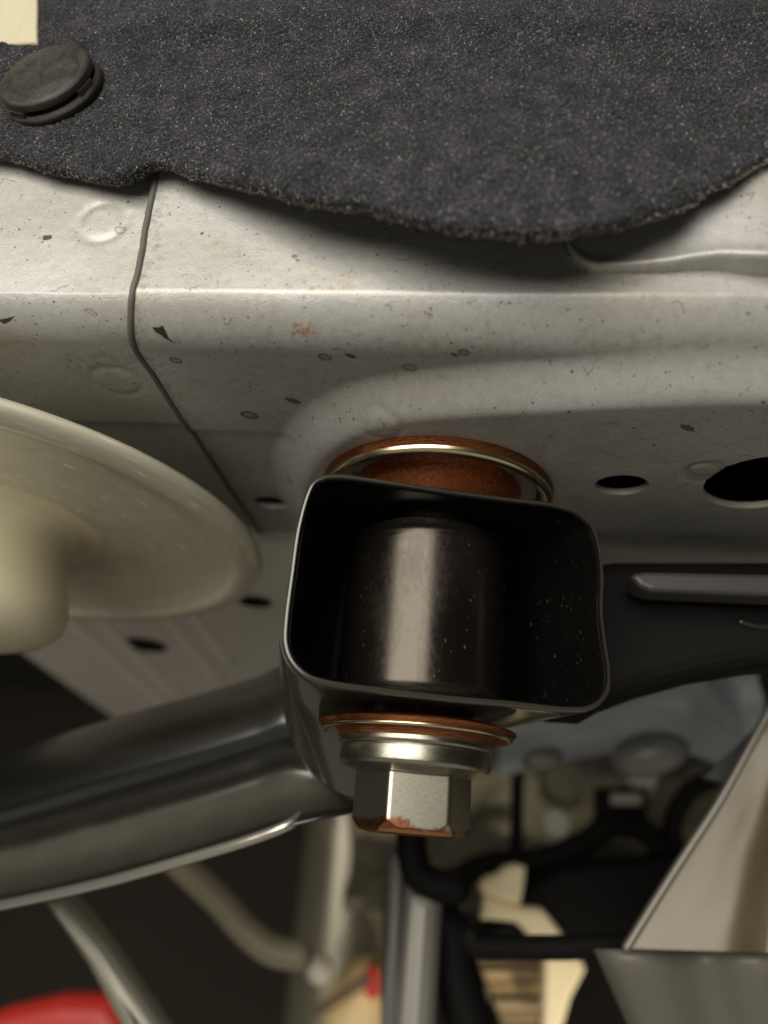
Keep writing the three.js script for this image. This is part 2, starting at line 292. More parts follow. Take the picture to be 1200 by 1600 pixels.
// ---------------------------------------------------------------- lapped tab at upper right
{
  const low = poly1([[872, 340], [882, 372], [888, 388], [900, 404], [915, 413], [935, 418], [980, 418], [1040, 413], [1090, 405], [1130, 401], [1200, 403], [1320, 404]]);
  const rise = poly1([[872, 0.0009], [900, 0.0012], [1000, 0.0016], [1100, 0.0028], [1200, 0.0042], [1320, 0.0045]]);
  const back = thing('lapped_panel', 'rounded grey sheet tab lapped on the rail under the felt at right', 'body panel');
  const g = grid(120, 40, (a, b) => {
    const u = lerp(873, 1320, a), v0 = 120, v1 = low(u); let w = b * 1.12, lip = 0;
    if (w > 1) { lip = (w - 1) / 0.12; w = 1; }
    const p = onZ(u, lerp(v0, v1, 1 - (1 - w) ** 1.3), ZS + rise(u));
    p.z += 0.0005 * Math.exp(-((((1 - w) * (v1 - v0) - 14) / 14) ** 2)) - 0.0005 * sstep(0.03, 0, 1 - w); p.z -= lip * (rise(u) + 0.0002); p.y -= lip * 0.0001;
    return p;
  }, (a, b, p) => [(p.x - TX0) / TSPAN, (YC - p.y - TS0) / TSPAN]);
  part('tab_sheet', g, M.rail, back);
  const e = []; for (let k = 0; k <= 60; k++) { const u = lerp(874, 1320, k / 60), p = onZ(u, low(u) + 2, ZS + 0.0004); e.push(p); }
  part('tab_edge', pipe(e, 0.00035, 160, 6), M.sealer, back);
}
solo('foam_pad', plate([[-90, -90], [58, -90], [58, 66], [30, 68], [-90, 71]], ZS + 0.0025, 0.004, 0.0006), std({ color: lin(0.56, 0.51, 0.36), roughness: 0.85, bumpMap: gritBump, bumpScale: 0.002 }), 'small cream pad showing at the top left corner behind the felt', 'pad');

// ---------------------------------------------------------------- felt liner
{
  const felt = thing('felt_liner', 'dark charcoal felt liner hanging over the pale rail', 'felt liner');
  const low = poly1([[-120, 232], [0, 243], [60, 262], [130, 277], [175, 283], [200, 280], [218, 270], [235, 260], [252, 258], [275, 266], [330, 281], [420, 301], [480, 316], [560, 326], [640, 346], [720, 361], [800, 368], [870, 369], [950, 356], [1040, 335], [1082, 319], [1102, 301], [1140, 284], [1200, 250], [1300, 215]]);
  const off = poly1([[-120, 0.0022], [0, 0.0022], [150, 0.0026], [240, 0.0038], [330, 0.006], [480, 0.0095], [640, 0.0125], [800, 0.0135], [950, 0.0115], [1080, 0.008], [1200, 0.007], [1300, 0.007]]);
  const leftEdge = (v) => lerp(52, -90, sstep(0.36, 0.64, v));
  const nu = 760, nv = 290, front = 0.93;
  const base = (a, b) => {
    let w = b / front, roll = 0; if (w > 1) { roll = (w - 1) / (1 / front - 1); w = 1; }
    const u = lerp(leftEdge(w), 1300, a), jag = 1.5 * noise(u / 7, 3.3) + 2.4 * noise(u / 31, 8.1);
    const v1 = low(u) + jag, v = lerp(-90, v1, w);
    const near = v1 - v, bulge = off(u) * (0.25 + 0.75 * sstep(-60, 320, v)) + 0.0012 * fbm(u / 170, v / 130, 2, 2);
    let z = ZS + bulge + 0.0016 - 0.0016 * Math.exp(-near / 9);
    z += 0.0026 * Math.exp(-(((v - 22 + (u - 600) * 0.01) / 42) ** 2)) * sstep(120, 260, u);
    const clip = Math.hypot((u - 72), (v - 112) * 1.35); z -= 0.0012 * Math.exp(-((clip / 105) ** 2));
    const p = onZ(u, v, z);
    const n = 0.00055 * fbm(p.x * 1250, p.y * 1250, 4, 3) + 0.0004 * fbm(p.x * 330, p.y * 330, 8, 2);
    p.z += n * (1 - roll) ;
    if (roll > 0) { p.z -= roll * 0.0024; p.y += roll * roll * 0.0012; }
    return p;
  };
  const ft = dataTex(1024, 1024, (() => {
    const sp = new Float32Array(1024 * 1024);
    for (let i = 0; i < 24000; i++) { let x = rr(0, 1024), y = rr(0, 1024); const a = rr(0, 6.3), l = rr(1, 6), k = rr(0.15, 0.6) * (rnd() < 0.08 ? 2 : 1); for (let t = 0; t < l; t += 0.7) { const xi = (x + Math.cos(a) * t) & 1023, yi = (y + Math.sin(a) * t) & 1023; sp[yi * 1024 + xi] = Math.max(sp[yi * 1024 + xi], k); } }
    return (x, y) => { const n = fbm(x / 7, y / 7, 3, 3), q = fbm(x / 90, y / 90, 6, 3), s = sp[y * 1024 + x]; const b = 36 + 48 * n + 24 * q, pk = 9 * Math.max(0, q); return [clamp(b - 2 + pk + s * 158, 0, 255), clamp(b - 1 + s * 160, 0, 255), clamp(b + 2 + pk * 0.6 + s * 160, 0, 255)]; };
  })(), true);
  M.felt = phy({ map: ft, roughness: 1, sheen: 0.3, sheenRoughness: 0.6, sheenColor: lin(0.25, 0.24, 0.25), bumpMap: gritBump, bumpScale: 0.0003 });
  part('felt_sheet', grid(nu, nv, base, (a, b, p) => [p.x * 14 + 0.02 * p.y * 14, p.y * 14 + p.x * 1.3]), M.felt, felt);
  // loose fibres
  const fg = []; for (let k = 0; k < 5; k++) { const c = new THREE.QuadraticBezierCurve3(V(0, 0, 0), V(rr(-0.2, 0.2), rr(-0.2, 0.2), 0.5), V(rr(0.2, 0.7), rr(-0.4, 0.4), rr(0.3, 0.7))); fg.push(new THREE.TubeGeometry(c, 4, 0.045, 3)); }
  const tint = [[0.2, 0.195, 0.2], [0.4, 0.39, 0.38], [0.05, 0.048, 0.05], [0.12, 0.08, 0.11], [0.03, 0.03, 0.035], [0.8, 0.78, 0.75]];
  const q = new THREE.Quaternion(), eu = new THREE.Euler(), sc = V(1, 1, 1), mm = new THREE.Matrix4();
  fg.forEach((geo) => {
    const n = 5200, im = new THREE.InstancedMesh(geo, std({ color: 0xffffff, roughness: 0.7 }), n); im.name = 'felt_fibre'; im.userData.kind = 'stuff';
    for (let i = 0; i < n; i++) {
      const edge = i < 520, a = rnd(), b = edge ? front + rr(-0.008, 0.03) : rnd() * front, p = base(a, b); p.z -= 0.00012;
      eu.set(rr(-0.7, 0.7), rr(-0.7, 0.7), rr(0, 6.28)); if (edge) eu.x += rr(0.3, 1.1);
      const l = edge ? rr(0.0003, 0.0009) : rr(0.0003, 0.0009); sc.set(l, l, l * (edge ? 1 : 0.6));
      mm.compose(p, q.setFromEuler(eu), sc); im.setMatrixAt(i, mm);
      const t = edge && rnd() < 0.5 ? [0.34, 0.28, 0.2] : tint[rnd() < 0.07 ? 5 : Math.floor(rr(0, 5))], k = rr(0.6, 1.2) * (edge && a > 0.78 && a < 0.97 ? 2 : 1); im.setColorAt(i, lin(t[0] * k, t[1] * k, t[2] * k));
    }
    felt.add(im);
  });
}
{ // push clip through the felt
  const c = onZ(66, 108, ZS + 0.0072), clip = thing('push_clip', 'round black plastic push clip holding the felt at upper left', 'clip', [c.x, c.y, ZS + 0.0021]);
  const lz = (pts) => { const g = lathe(pts, 0, 0, 0, 96); g.rotateX(Math.PI / 2); return g; };
  const ct = dataTex(256, 256, (x, y) => { const n = fbm(x / 20, y / 16, 3, 4), d = rnd() < 0.02 ? 60 : 0, b = 54 + 22 * n + d; return [b + 3, b, b - 5]; }, true);
  const cm = std({ map: ct, roughness: 0.42, bumpMap: gritBump, bumpScale: 0.00008, roughnessMap: smudge });
  cm.roughness = 1.15; clip.rotation.set(-0.07, -0.12, 0);
  const add = (n, g) => { const m = new THREE.Mesh(g, cm); m.name = n; m.castShadow = m.receiveShadow = true; clip.add(m); };
  const R = 0.0098;
  add('clip_head', lz([[0, 0.0046], [R * 0.6, 0.0045], [R * 0.93, 0.00425], [R * 0.98, 0.0040], [R, 0.0036], [R, 0.0026], [R * 0.985, 0.0024], [R * 0.8, 0.0023], [0, 0.0023]]));
  add('clip_base', lz([[0, 0.0016], [R * 1.0, 0.0016], [R * 1.06, 0.0013], [R * 1.08, 0.0008], [R * 1.08, -0.0008], [0, -0.001]]));
  add('clip_shank', lz([[R * 0.84, 0.0024], [R * 0.84, 0.0015]]));
  for (const a of [-0.35, -2.0, -3.4, 1.2]) { const b = new THREE.BoxGeometry(0.004, 0.0012, 0.001); b.translate(0, 0, 0.002); b.rotateZ(Math.PI / 2); b.translate(R * 0.97, 0, 0); b.rotateZ(a); add('clip_rib', b); }
}

// ---------------------------------------------------------------- cup washer against the pad
{
  const w = thing('cup_washer', 'large rusty cupped washer with bright rim between rail pad and black bracket', 'washer', [0.0016, 0, 0]);
  const add = (n, pts, m) => part(n, lathe(pts, 0.0016, 0, 0.0028, 160), m, w);
  const R = 0.0261;
  add('washer_plate', [[0.004, 0.0004], [R - 0.001, 0.0004], [R, -0.0004], [R + 0.0002, -0.002], [R, -0.0034]], M.rustDark);
  add('washer_rim', [[R, -0.0030], [R - 0.0001, -0.0040], [R - 0.0006, -0.0046], [R - 0.0016, -0.0048], [R - 0.0024, -0.0042], [R - 0.0028, -0.0022]], M.brass);
  add('washer_groove', [[R - 0.0028, -0.0022], [R - 0.0040, -0.0010], [0.0204, -0.0008]], std({ color: lin(0.1, 0.075, 0.04), metalness: 0.7, roughness: 0.35 }));
  add('rusty_boss', [[0.0204, -0.0006], [0.0194, -0.0012], [0.0186, -0.0020], [0.0150, -0.0040], [0.0120, -0.0055], [0.0108, -0.0056]], M.rustBright);
  add('spacer', [[0.0109, -0.0054], [0.0110, -0.0066], [0.0106, -0.0076], [0.0095, -0.0079], [0.0092, -0.0135]], std({ color: lin(0.08, 0.08, 0.08), metalness: 0.7, roughness: 0.35, bumpMap: gritBump, bumpScale: 0.0003 }));
}

// ---------------------------------------------------------------- subframe: open bracket box, sleeve, arms
{
  const sub = thing('subframe', 'glossy black steel subframe with open box end bolted under the rail', 'subframe');
  const P0 = V(-0.019, 0, 0.0303), N0 = V(0.27, 0, 1).normalize();
  const rim = [[478, 765], [487, 750], [505, 741], [527, 739], [600, 748], [700, 763], [800, 776], [868, 785], [905, 797], [928, 818], [940, 850], [946, 900], [945, 955], [950, 1000], [957, 1050], [955, 1080], [942, 1100], [920, 1112], [890, 1114], [800, 1105], [700, 1096], [600, 1084], [510, 1072], [475, 1060], [450, 1035], [440, 1005], [441, 970], [450, 900], [462, 820]].map(([u, v]) => onPlane(u, v, P0, N0));
  const rc = new THREE.CatmullRomCurve3(rim, true, 'centripetal'), NR = 220, loop = rc.getSpacedPoints(NR).slice(0, NR);
  const ctr = loop.reduce((a, p) => a.add(p), V(0, 0, 0)).multiplyScalar(1 / NR);
  const inward = loop.map((p, i) => { const t = loop[(i + 1) % NR].clone().sub(loop[(i + NR - 1) % NR]).normalize(); const n = t.cross(N0).normalize(); if (n.dot(ctr.clone().sub(p)) < 0) n.negate(); return n; });
  const T = 0.0015;
  const ringAt = (k, back) => loop.map((p, i) => { const q = p.clone().addScaledVector(inward[i], k); q.z -= back; const t = Math.max(0, back); q.x -= 0.42 * t * sstep(0.0, 0.03, q.x); return q; });
  const outer = [0, 0.0004, 0.001, 0.003, 0.008, 0.016, 0.026, 0.038, 0.05].map((b, i) => ringAt(i === 0 ? 0.0004 : i === 1 ? 0.0001 : 0, b));
  part('box_shell', loft([...outer.reverse(), ringAt(0.0006, -0.0001), ringAt(T - 0.0005, -0.0001)]), M.blackSheen, sub);
  part('box_lining', loft([ringAt(T - 0.0005, -0.0001), ringAt(T - 0.0002, 0.0002), ringAt(T, 0.0008), ringAt(T, 0.012), ringAt(T, 0.03), ringAt(T, 0.0495)]), M.black, sub);
  const bl = ringAt(0.0008, 0.048), mid = bl.reduce((a, p) => a.add(p), V(0, 0, 0)).multiplyScalar(1 / NR);
  part('back_wall', loft([bl, bl.map((p) => p.clone().lerp(mid, 0.5)), bl.map((p) => p.clone().lerp(mid, 0.999))]), M.blackMatt, sub);
  // sleeve the bolt runs through
  const RS = 0.0176, sl = lathe([[RS - 0.0006, -0.0140], [RS - 0.0005, -0.0155], [RS - 0.0001, -0.0161], [RS, -0.0168], [RS, -0.018], [RS, -0.047], [RS + 0.0005, -0.0492], [RS + 0.0022, -0.0506]], 0.0003, 0, 0, 160);
  part('sleeve', sl, phy({ color: lin(0.55, 0.52, 0.5), map: speckTex, roughness: 1.0, roughnessMap: smudge, specularColor: lin(1, 0.84, 0.64), specularIntensity: 1, clearcoat: 0.35, clearcoatRoughness: 0.24, bumpMap: fineBump, bumpScale: 0.00001 }), sub);
  // left arm: pressed channel sweeping off to the left
  const armSheenTex = dataTex(512, 256, (x, y) => { const t = y / 255, n = fbm(x / 60, y / 40, 4, 4), k = sstep(0.5, 0.64, t + 0.04 * n) * (1 - 0.6 * sstep(0.86, 0.9, t)), b = 11 + 2 * n + k * (62 + 8 * n) * (1 - 0.35 * sstep(0.66, 0.88, t)); return [clamp(b, 0, 255), clamp(b * 0.96, 0, 255), clamp(b * 0.84, 0, 255)]; }, true);  // pale lower band painted in for the light reflected along the flange
  const top = poly1([[-160, 1222], [0, 1180], [150, 1130], [300, 1088], [400, 1058], [450, 1040], [500, 1075], [560, 1130], [620, 1165]]);
  const bot = poly1([[-160, 1450], [0, 1417], [150, 1384], [300, 1342], [400, 1310], [450, 1295], [500, 1282], [560, 1268], [620, 1240]]);
  const dep = poly1([[-160, 0.2], [0, 0.19], [200, 0.18], [400, 0.172], [500, 0.17], [620, 0.178]]);
  const bul = poly1([[0, 0.034], [0.05, 0.020], [0.14, 0.009], [0.28, 0.002], [0.4, 0.0005], [0.5, 0.004], [0.58, 0.0105], [0.64, 0.0125], [0.76, 0.0085], [0.9, 0.0015], [0.96, -0.0024], [0.985, -0.0034], [1.0, -0.003], [1.03, 0.0], [1.06, 0.01]]);
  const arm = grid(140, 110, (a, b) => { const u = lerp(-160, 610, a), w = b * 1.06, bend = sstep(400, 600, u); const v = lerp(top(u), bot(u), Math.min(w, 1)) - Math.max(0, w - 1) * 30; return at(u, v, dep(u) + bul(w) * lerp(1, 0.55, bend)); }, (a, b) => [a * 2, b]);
  part('left_arm', arm, phy({ map: armSheenTex, roughness: 0.36, clearcoat: 0.8, clearcoatRoughness: 0.26 }), sub);
  const lipA = [[-160, 1447], [0, 1415], [150, 1382], [300, 1340], [400, 1309], [450, 1289], [478, 1270], [502, 1246], [520, 1225]].map(([u, v]) => at(u, v, dep(u) - 0.004 + 0.012 * sstep(430, 520, u)));
  part('arm_lip', pipe(lipA, 0.0013, 160, 12), phy({ color: lin(0.42, 0.4, 0.35), roughness: 0.3, metalness: 0.8, clearcoat: 1, clearcoatRoughness: 0.1 }), sub);  // lip coloured pale to carry the bright highlight along the arm edge
  const gA = [[436, 1000], [444, 1030], [462, 1056], [490, 1072], [540, 1080], [600, 1089], [660, 1096]], gB = [[438, 1090], [448, 1140], [466, 1186], [494, 1224], [532, 1256], [580, 1262], [640, 1250]];
  const gu = (L, k) => poly1(L.map((p, i) => [i / (L.length - 1), p[k]])), a0 = gu(gA, 0), a1 = gu(gA, 1), b0 = gu(gB, 0), b1 = gu(gB, 1);
  part('gusset', grid(80, 40, (a, b) => at(lerp(a0(a), b0(a), b), lerp(a1(a), b1(a), b), lerp(0.141 + 0.008 * a, 0.166, b) - 0.003 * Math.sin(b * 3.14) * (1 - a) + 0.0012 * Math.sin(a * 9 + b * 5) + 0.03 * sstep(0.94, 1, b)), (a, b) => [a, b]), M.blackSheen, sub);
  // right arm
  const armR = plate([[905, 880], [960, 872], [1280, 872], [1280, 1030], [1200, 1036], [1100, 1052], [1010, 1077], [950, 1100], [918, 1118], [860, 1115]], -0.012, 0.018, 0.004);
  part('right_arm', armR, M.blackMatt, sub);
  const fl = plate([[985, 900], [993, 894], [1010, 892], [1300, 898], [1300, 934], [1200, 930], [1018, 923], [1000, 916]], 0.0, 0.008, 0.0012);
  part('arm_flange', fl, phy({ color: lin(0.04, 0.036, 0.034), roughness: 0.5, clearcoat: 0.1 }), sub);
  const lipPts = [[1158, 972], [1180, 978], [1230, 981], [1300, 984]].map(([u, v]) => onZ(u, v, -0.0118));
  part('flange_lip', pipe(lipPts, 0.0008, 80, 10), M.blackPlain, sub);
}

// ---------------------------------------------------------------- lower washer and flange bolt
{
  const X = 0.0002, w = thing('lower_washer', 'thin copper coloured washer between black bracket and bolt flange', 'washer', [X, -0.052, 0]);
  const add = (n, pts, m) => part(n, lathe(pts, X, 0, 0, 160), m, w);
  const Y = -0.0531;
  add('washer_disc', [[0.012, Y + 0.0004], [0.0180, Y - 0.0004], [0.0202, Y - 0.0011], [0.0203, Y - 0.0014], [0.0199, Y - 0.0018], [0.0194, Y - 0.0023]], M.rustDark);
  add('washer_rim', [[0.0194, Y - 0.0023], [0.0195, Y - 0.0026], [0.0191, Y - 0.0029], [0.0186, Y - 0.0028], [0.0183, Y - 0.0023]], M.brass);
  add('washer_cone', [[0.0183, Y - 0.0023], [0.0172, Y - 0.0018], [0.0163, Y - 0.0026], [0.0158, Y - 0.004]], M.rust);
  const b = thing('flange_bolt', 'zinc plated hex flange bolt with rusty orange paint on its end', 'bolt', [X, -0.062, 0]);
  const addb = (n, pts, m) => part(n, lathe(pts, X, 0, 0, 160), m, b);
  const Y2 = -0.0562;
  addb('captive_washer', [[0.010, Y2 + 0.0008], [0.0150, Y2 + 0.0006], [0.0157, Y2], [0.0158, Y2 - 0.0016], [0.0155, Y2 - 0.0021], [0.0150, Y2 - 0.0023]], M.zinc);
  const Y3 = Y2 - 0.0024;
  addb('bolt_flange', [[0.0149, Y3 + 0.0002], [0.0153, Y3 - 0.0004], [0.0153, Y3 - 0.0028], [0.0149, Y3 - 0.0035], [0.0142, Y3 - 0.0037], [0.0118, Y3 - 0.0046], [0.009, Y3 - 0.005]], M.zinc);
  const Y4 = Y3 - 0.0042, Y5 = -0.0740, turn = rad(-20 + 90);
  const hexR = (a, k) => { const q = Math.PI / 3, m = ((a % q) + q) % q - q / 2, ap = 0.01025 / Math.cos(m); return Math.min(ap, lerp(0.01165, 0.0100, k)); };
  const hexTex = (() => {
    const c = canvas(1024, 256), g = c.getContext('2d'), im = g.createImageData(1024, 256), d = im.data;
    for (let y = 0, k = 0; y < 256; y++) for (let x = 0; x < 1024; x++, k += 4) {
      const n = fbm(x / 14, y / 14, 3, 4), f = noise(x / 2.5, y / 2.5, 5), pit = n + 0.35 * f > 0.46 ? 0.6 : 1, t = y / 255;
      let r = (168 + 22 * n) * pit, gg = (165 + 22 * n) * pit, bb = (150 + 22 * n) * pit;
      const e = t + 0.16 * fbm(x / 70, 2, 7, 3) + 0.03 * noise(x / 14, y / 14), az = x / 1024, red = 0.9 * sstep(-0.03, 0.07, e - (az > 0.8 || az < 0.06 ? 0.8 : 0.885)), gold = sstep(0.93, 0.97, t + 0.04 * noise(x / 7, 1));
      r = lerp(r, 142 + 60 * n, red); gg = lerp(gg, 84 + 46 * n, red); bb = lerp(bb, 62 + 38 * n, red);
      r = lerp(r, 196, gold * 0.7); gg = lerp(gg, 150, gold * 0.7); bb = lerp(bb, 84, gold * 0.7);
      d[k] = clamp(r, 0, 255); d[k + 1] = clamp(gg, 0, 255); d[k + 2] = clamp(bb, 0, 255); d[k + 3] = 255;
    }
    g.putImageData(im, 0, 0); const t = tex(c); t.flipY = false; return t;
  })();
  const hm = std({ map: hexTex, metalness: 0.97, roughness: 0.29 });
  const hex = grid(288, 40, (a, t) => { const th = a * Math.PI * 2, k = sstep(0.8, 1, t), r = hexR(th, k * 0.6) - 0.0004 * sstep(0.93, 1, t) - 0.0004 * sstep(0.08, 0, t); const y = lerp(Y4, Y5, t); return V(X + r * Math.sin(th + rad(-20) + Math.PI / 6 * 0 + 0), y, r * Math.cos(th + rad(-20))); }, (a, t) => [a, t]);
  part('hex_head', hex, hm, b);
  part('bolt_end', lathe([[0.0098, Y5 + 0.0001], [0.0085, Y5 - 0.0004], [0.0001, Y5 - 0.0004]], X, 0, 0, 96), M.rust, b);
}

// ---------------------------------------------------------------- pale dish at left
{
  const c = at(-24, 838, 0.195), dish = thing('spring_dish', 'large pale cream round metal dish with a stub, at left of the bracket', 'dish', [c.x, c.y, c.z]);
  const dt = dataTex(512, 512, (x, y) => { const n = fbm(x / 40, y / 70, 2, 4), s = Math.max(0, noise(x / 6, y / 11, 8) - 0.34) * 2.2, dk = Math.max(0, fbm(x / 22, y / 30, 5, 3) - 0.25), b = 1 + 0.08 * n - 0.3 * dk; return [clamp(204 * b + 50 * s, 0, 255), clamp(200 * b + 50 * s, 0, 255), clamp(178 * b + 50 * s, 0, 255)]; }, true);
  const dm = phy({ map: dt, roughness: 0.4, clearcoat: 0.8, clearcoatRoughness: 0.16, bumpMap: gritBump, bumpScale: 0.00003 });
  const q = new THREE.Quaternion().setFromUnitVectors(V(0, -1, 0), V(0.0118, -0.999, 0.044).normalize());
  const add = (n, pts, m = dm) => { const g = new THREE.LatheGeometry(pts.map(([r, h]) => new THREE.Vector2(r * 1.219, h * 1.219)), 160); g.applyQuaternion(q); const k = new THREE.Mesh(g, m); k.name = n; k.castShadow = k.receiveShadow = true; dish.add(k); };
  const R = 0.0602;
  add('dish_face', [[0.0150, 0.0026], [0.024, 0.0027], [0.034, 0.0026], [0.047, 0.0018], [0.0520, 0.0010], [0.0534, 0.0002]]);
  add('dish_rim', [[0.0534, 0.0002], [0.0542, -0.0006], [0.0562, -0.0008], [0.0588, -0.0003], [R - 0.0003, 0.0003], [R, 0.0010], [R - 0.0004, 0.0019], [R - 0.003, 0.0026], [0.03, 0.005], [0.001, 0.005]]);
  add('stub', [[0.0240, 0.0027], [0.0200, 0.0021], [0.0178, 0.0004], [0.0173, -0.002], [0.0180, -0.006], [0.0198, -0.0108], [0.0210, -0.0148], [0.0206, -0.0180], [0.0175, -0.0210], [0.012, -0.0228], [0.0001, -0.0236]], phy({ color: lin(0.75, 0.69, 0.48), roughness: 0.38, clearcoat: 0.3, clearcoatRoughness: 0.25 }));
}

// ---------------------------------------------------------------- floor pan, far walls
{
  const ribMat = phy({ color: lin(0.72, 0.69, 0.62), roughness: 0.35, clearcoat: 0.6, clearcoatRoughness: 0.2 });  // paler than the pan paint, puts the ribs' highlights into their colour
  const YP = 0.0056, pan = thing('floor_pan', 'grey pressed floor pan with long ribs and slots behind the bracket', 'floor pan');
  const ZP = -0.0462, SL = 0.13, pn = V(0, 1, -SL).normalize(), pp = V(0, YP, ZP), onPan = (u, v) => onPlane(u, v, pp, pn);
  const xl = onPan(130, 1080).x, x1 = 0.02;
  const ribs = [[[165, 985], [245, 1106], 0.0045], [[205, 985], [262, 1085], 0.0035], [[250, 975], [365, 1064], 0.005], [[300, 975], [378, 1040], 0.004]].map(([a, b, r]) => { const p = onPan(...a), e = onPan(...b); return [(p.x + e.x) / 2, Math.max(p.z, e.z) + 0.05, Math.min(p.z, e.z), r]; });
  const g = grid(300, 200, (a, b) => { const x = lerp(xl, x1, a), z = lerp(ZP, -0.62, b); let y = YP + SL * (z - ZP); for (const [rx, z0, z1, r] of ribs) { const d = Math.abs(x - rx); if (d < r * 1.6) y -= r * 0.2 * sstep(r * 1.3, 0, d) * sstep(z1, z1 + 0.012, z) * sstep(z0 + 0.01, z0, z); } return V(x, y, z); });
  part('pan_sheet', g, M.floorPaint, pan);
  for (const [rx, z0, z1, r] of ribs) { const P = []; for (let k = 0; k <= 6; k++) { const z = lerp(z0, z1 + 0.01, k / 6); P.push(V(rx, YP + SL * (z - ZP) - r * 0.12, z)); } part('rib', pipe(P, r * 0.62, 24, 14), ribMat, pan); }
  const wall = new THREE.BoxGeometry(0.004, 0.06, 0.57); wall.rotateX(-Math.atan(SL)); wall.translate(xl - 0.002, YP + 0.03 - SL * 0.289, -0.335); part('pan_side', wall, M.floorPaint, pan);
  for (const [u, v, rx, rz] of [[398, 938, 0.0065, 0.0045], [224, 1006, 0.0105, 0.008]]) { const p = onPan(u, v), k = new THREE.SphereGeometry(1, 32, 12); k.scale(rx, 0.0004, rz); k.rotateX(-Math.atan(SL)); k.translate(p.x, p.y - 0.0008, p.z); part('dark_slot', k, M.blackMatt, pan); }  // flat black discs laid on the pan for the darkness inside open slots
  const h = onY(418, 845, YB + 0.004), k2 = new THREE.SphereGeometry(1, 32, 16); k2.scale(0.0042, 0.004, 0.006); k2.translate(h.x, h.y, h.z); part('dark_hole', k2, M.blackMatt, pan);  // black ball placed for the darkness of an open hole
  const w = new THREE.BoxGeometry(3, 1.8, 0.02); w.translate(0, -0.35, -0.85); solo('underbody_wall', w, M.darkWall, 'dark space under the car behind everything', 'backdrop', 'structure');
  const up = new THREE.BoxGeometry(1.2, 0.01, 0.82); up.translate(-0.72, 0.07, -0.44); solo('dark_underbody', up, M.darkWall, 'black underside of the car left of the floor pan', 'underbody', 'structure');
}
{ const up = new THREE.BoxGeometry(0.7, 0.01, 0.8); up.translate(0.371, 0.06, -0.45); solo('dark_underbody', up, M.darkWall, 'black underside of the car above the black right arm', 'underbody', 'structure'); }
{ // smooth blue grey panel behind the right arm
  const g = grid(60, 40, (a, b) => { const u = lerp(780, 1260, a), z = lerp(-0.14, -0.22, b), v = lerp(1010, 1215 - 40 * Math.sin(a * 3.1), b); const p = onZ(u, v, z); p.z += 0.02 * Math.sin(b * 3) * Math.sin(a * 3) - 0.05 * sstep(0.55, 0.95, a) + 0.012 * fbm(a * 4, b * 3, 6, 2); return p; });
  solo('tank_panel', g, phy({ color: lin(0.34, 0.37, 0.4), roughness: 0.42, metalness: 0.1 }), 'smooth blue grey curved panel under the black right arm', 'body panel');
}
{ // dirty wall of the axle housing
  const g = grid(90, 60, (a, b) => { const p = onZ(lerp(540, 1240, a), lerp(1140, 1420, b), -0.36); p.z += 0.03 * fbm(a * 6, b * 4, 4, 3) + 0.025 * Math.sin(b * 7); return p; });
  solo('axle_housing', g, std({ color: lin(0.12, 0.11, 0.075), roughness: 0.5, bumpMap: gritBump, bumpScale: 0.002 }), 'blurred dirty olive grey housing behind the bolt at right', 'housing');
  const Z = -0.22, line = (n, pts, r, m, lab, cat, z = Z) => solo(n, pipe(pts.map(([u, v]) => onZ(u, v, z)), r, 80, 14), m, lab, cat);
  line('brake_line', [[812, 1150], [808, 1240], [806, 1330], [800, 1400]], 0.0035, M.blackMatt, 'thin black upright pipe right of the bolt head', 'pipe', -0.27);
  line('black_hose', [[700, 1382], [760, 1352], [840, 1345], [905, 1322], [955, 1290], [1010, 1300], [1040, 1340]], 0.006, M.blackMatt, 'black rubber hose curving across below the olive housing', 'hose', -0.26);
  const box = thing('connector', 'blurred small dark connector with pale face right of the bolt', 'connector');
  part('body', plate([[935, 1230], [1015, 1230], [1012, 1285], [938, 1282]], -0.27, 0.02, 0.003), M.blackMatt, box);
  part('face', plate([[955, 1240], [1005, 1240], [1003, 1258], [956, 1258]], -0.267, 0.003, 0.001), M.greyPaint, box);
  solo('black_duct', plate([[735, 1470], [790, 1425], [820, 1385], [880, 1350], [1000, 1340], [1080, 1330], [1030, 1420], [980, 1480], [900, 1478], [850, 1480]], -0.235, 0.04, 0.006), M.blackMatt, 'black plastic duct left of the grey angled plate', 'duct');
  line('drain_hose', [[1030, 1420], [1060, 1350], [1050, 1290], [1075, 1240], [1120, 1215]], 0.005, M.blackMatt, 'black hose climbing beside the edge of the grey plate', 'hose', -0.27);
  solo('boss', (() => { const g = new THREE.CylinderGeometry(0.011, 0.013, 0.016, 32); g.rotateX(1.3); const p = onZ(880, 1225, -0.3); g.translate(p.x, p.y, p.z); return g; })(), std({ color: lin(0.2, 0.18, 0.13), roughness: 0.5, metalness: 0.3 }), 'round dull boss left of the connector on the olive housing', 'boss');
  const tipm = std({ color: lin(0.2, 0.2, 0.18), roughness: 0.45, metalness: 0.2 });
  for (const [u, v, r, lab] of [[868, 1290, 0.007, 'small pale plug over the black duct'], [1000, 1215, 0.008, 'pale blurred plug above the connector']]) { const c = new THREE.CylinderGeometry(r, r * 1.2, 0.012, 24); c.rotateX(1.4); c.rotateZ(0.4); const p = onZ(u, v, -0.285); c.translate(p.x, p.y, p.z); solo('plug', c, std({ color: lin(0.42, 0.4, 0.32), roughness: 0.5 }), lab, 'plug'); }
  for (const [u, v, r, lab] of [[848, 1186, 0.006, 'pale blurred stud beside the upright black pipe'], [1015, 1178, 0.011, 'pale blurred knuckle under the blue grey panel']]) { const s = new THREE.SphereGeometry(r, 24, 16); s.scale(1.4, 0.75, 1); s.rotateZ(0.25); const p = onZ(u, v, -0.15); s.translate(p.x, p.y, p.z); solo('stud', s, tipm, lab, 'stud'); }
}

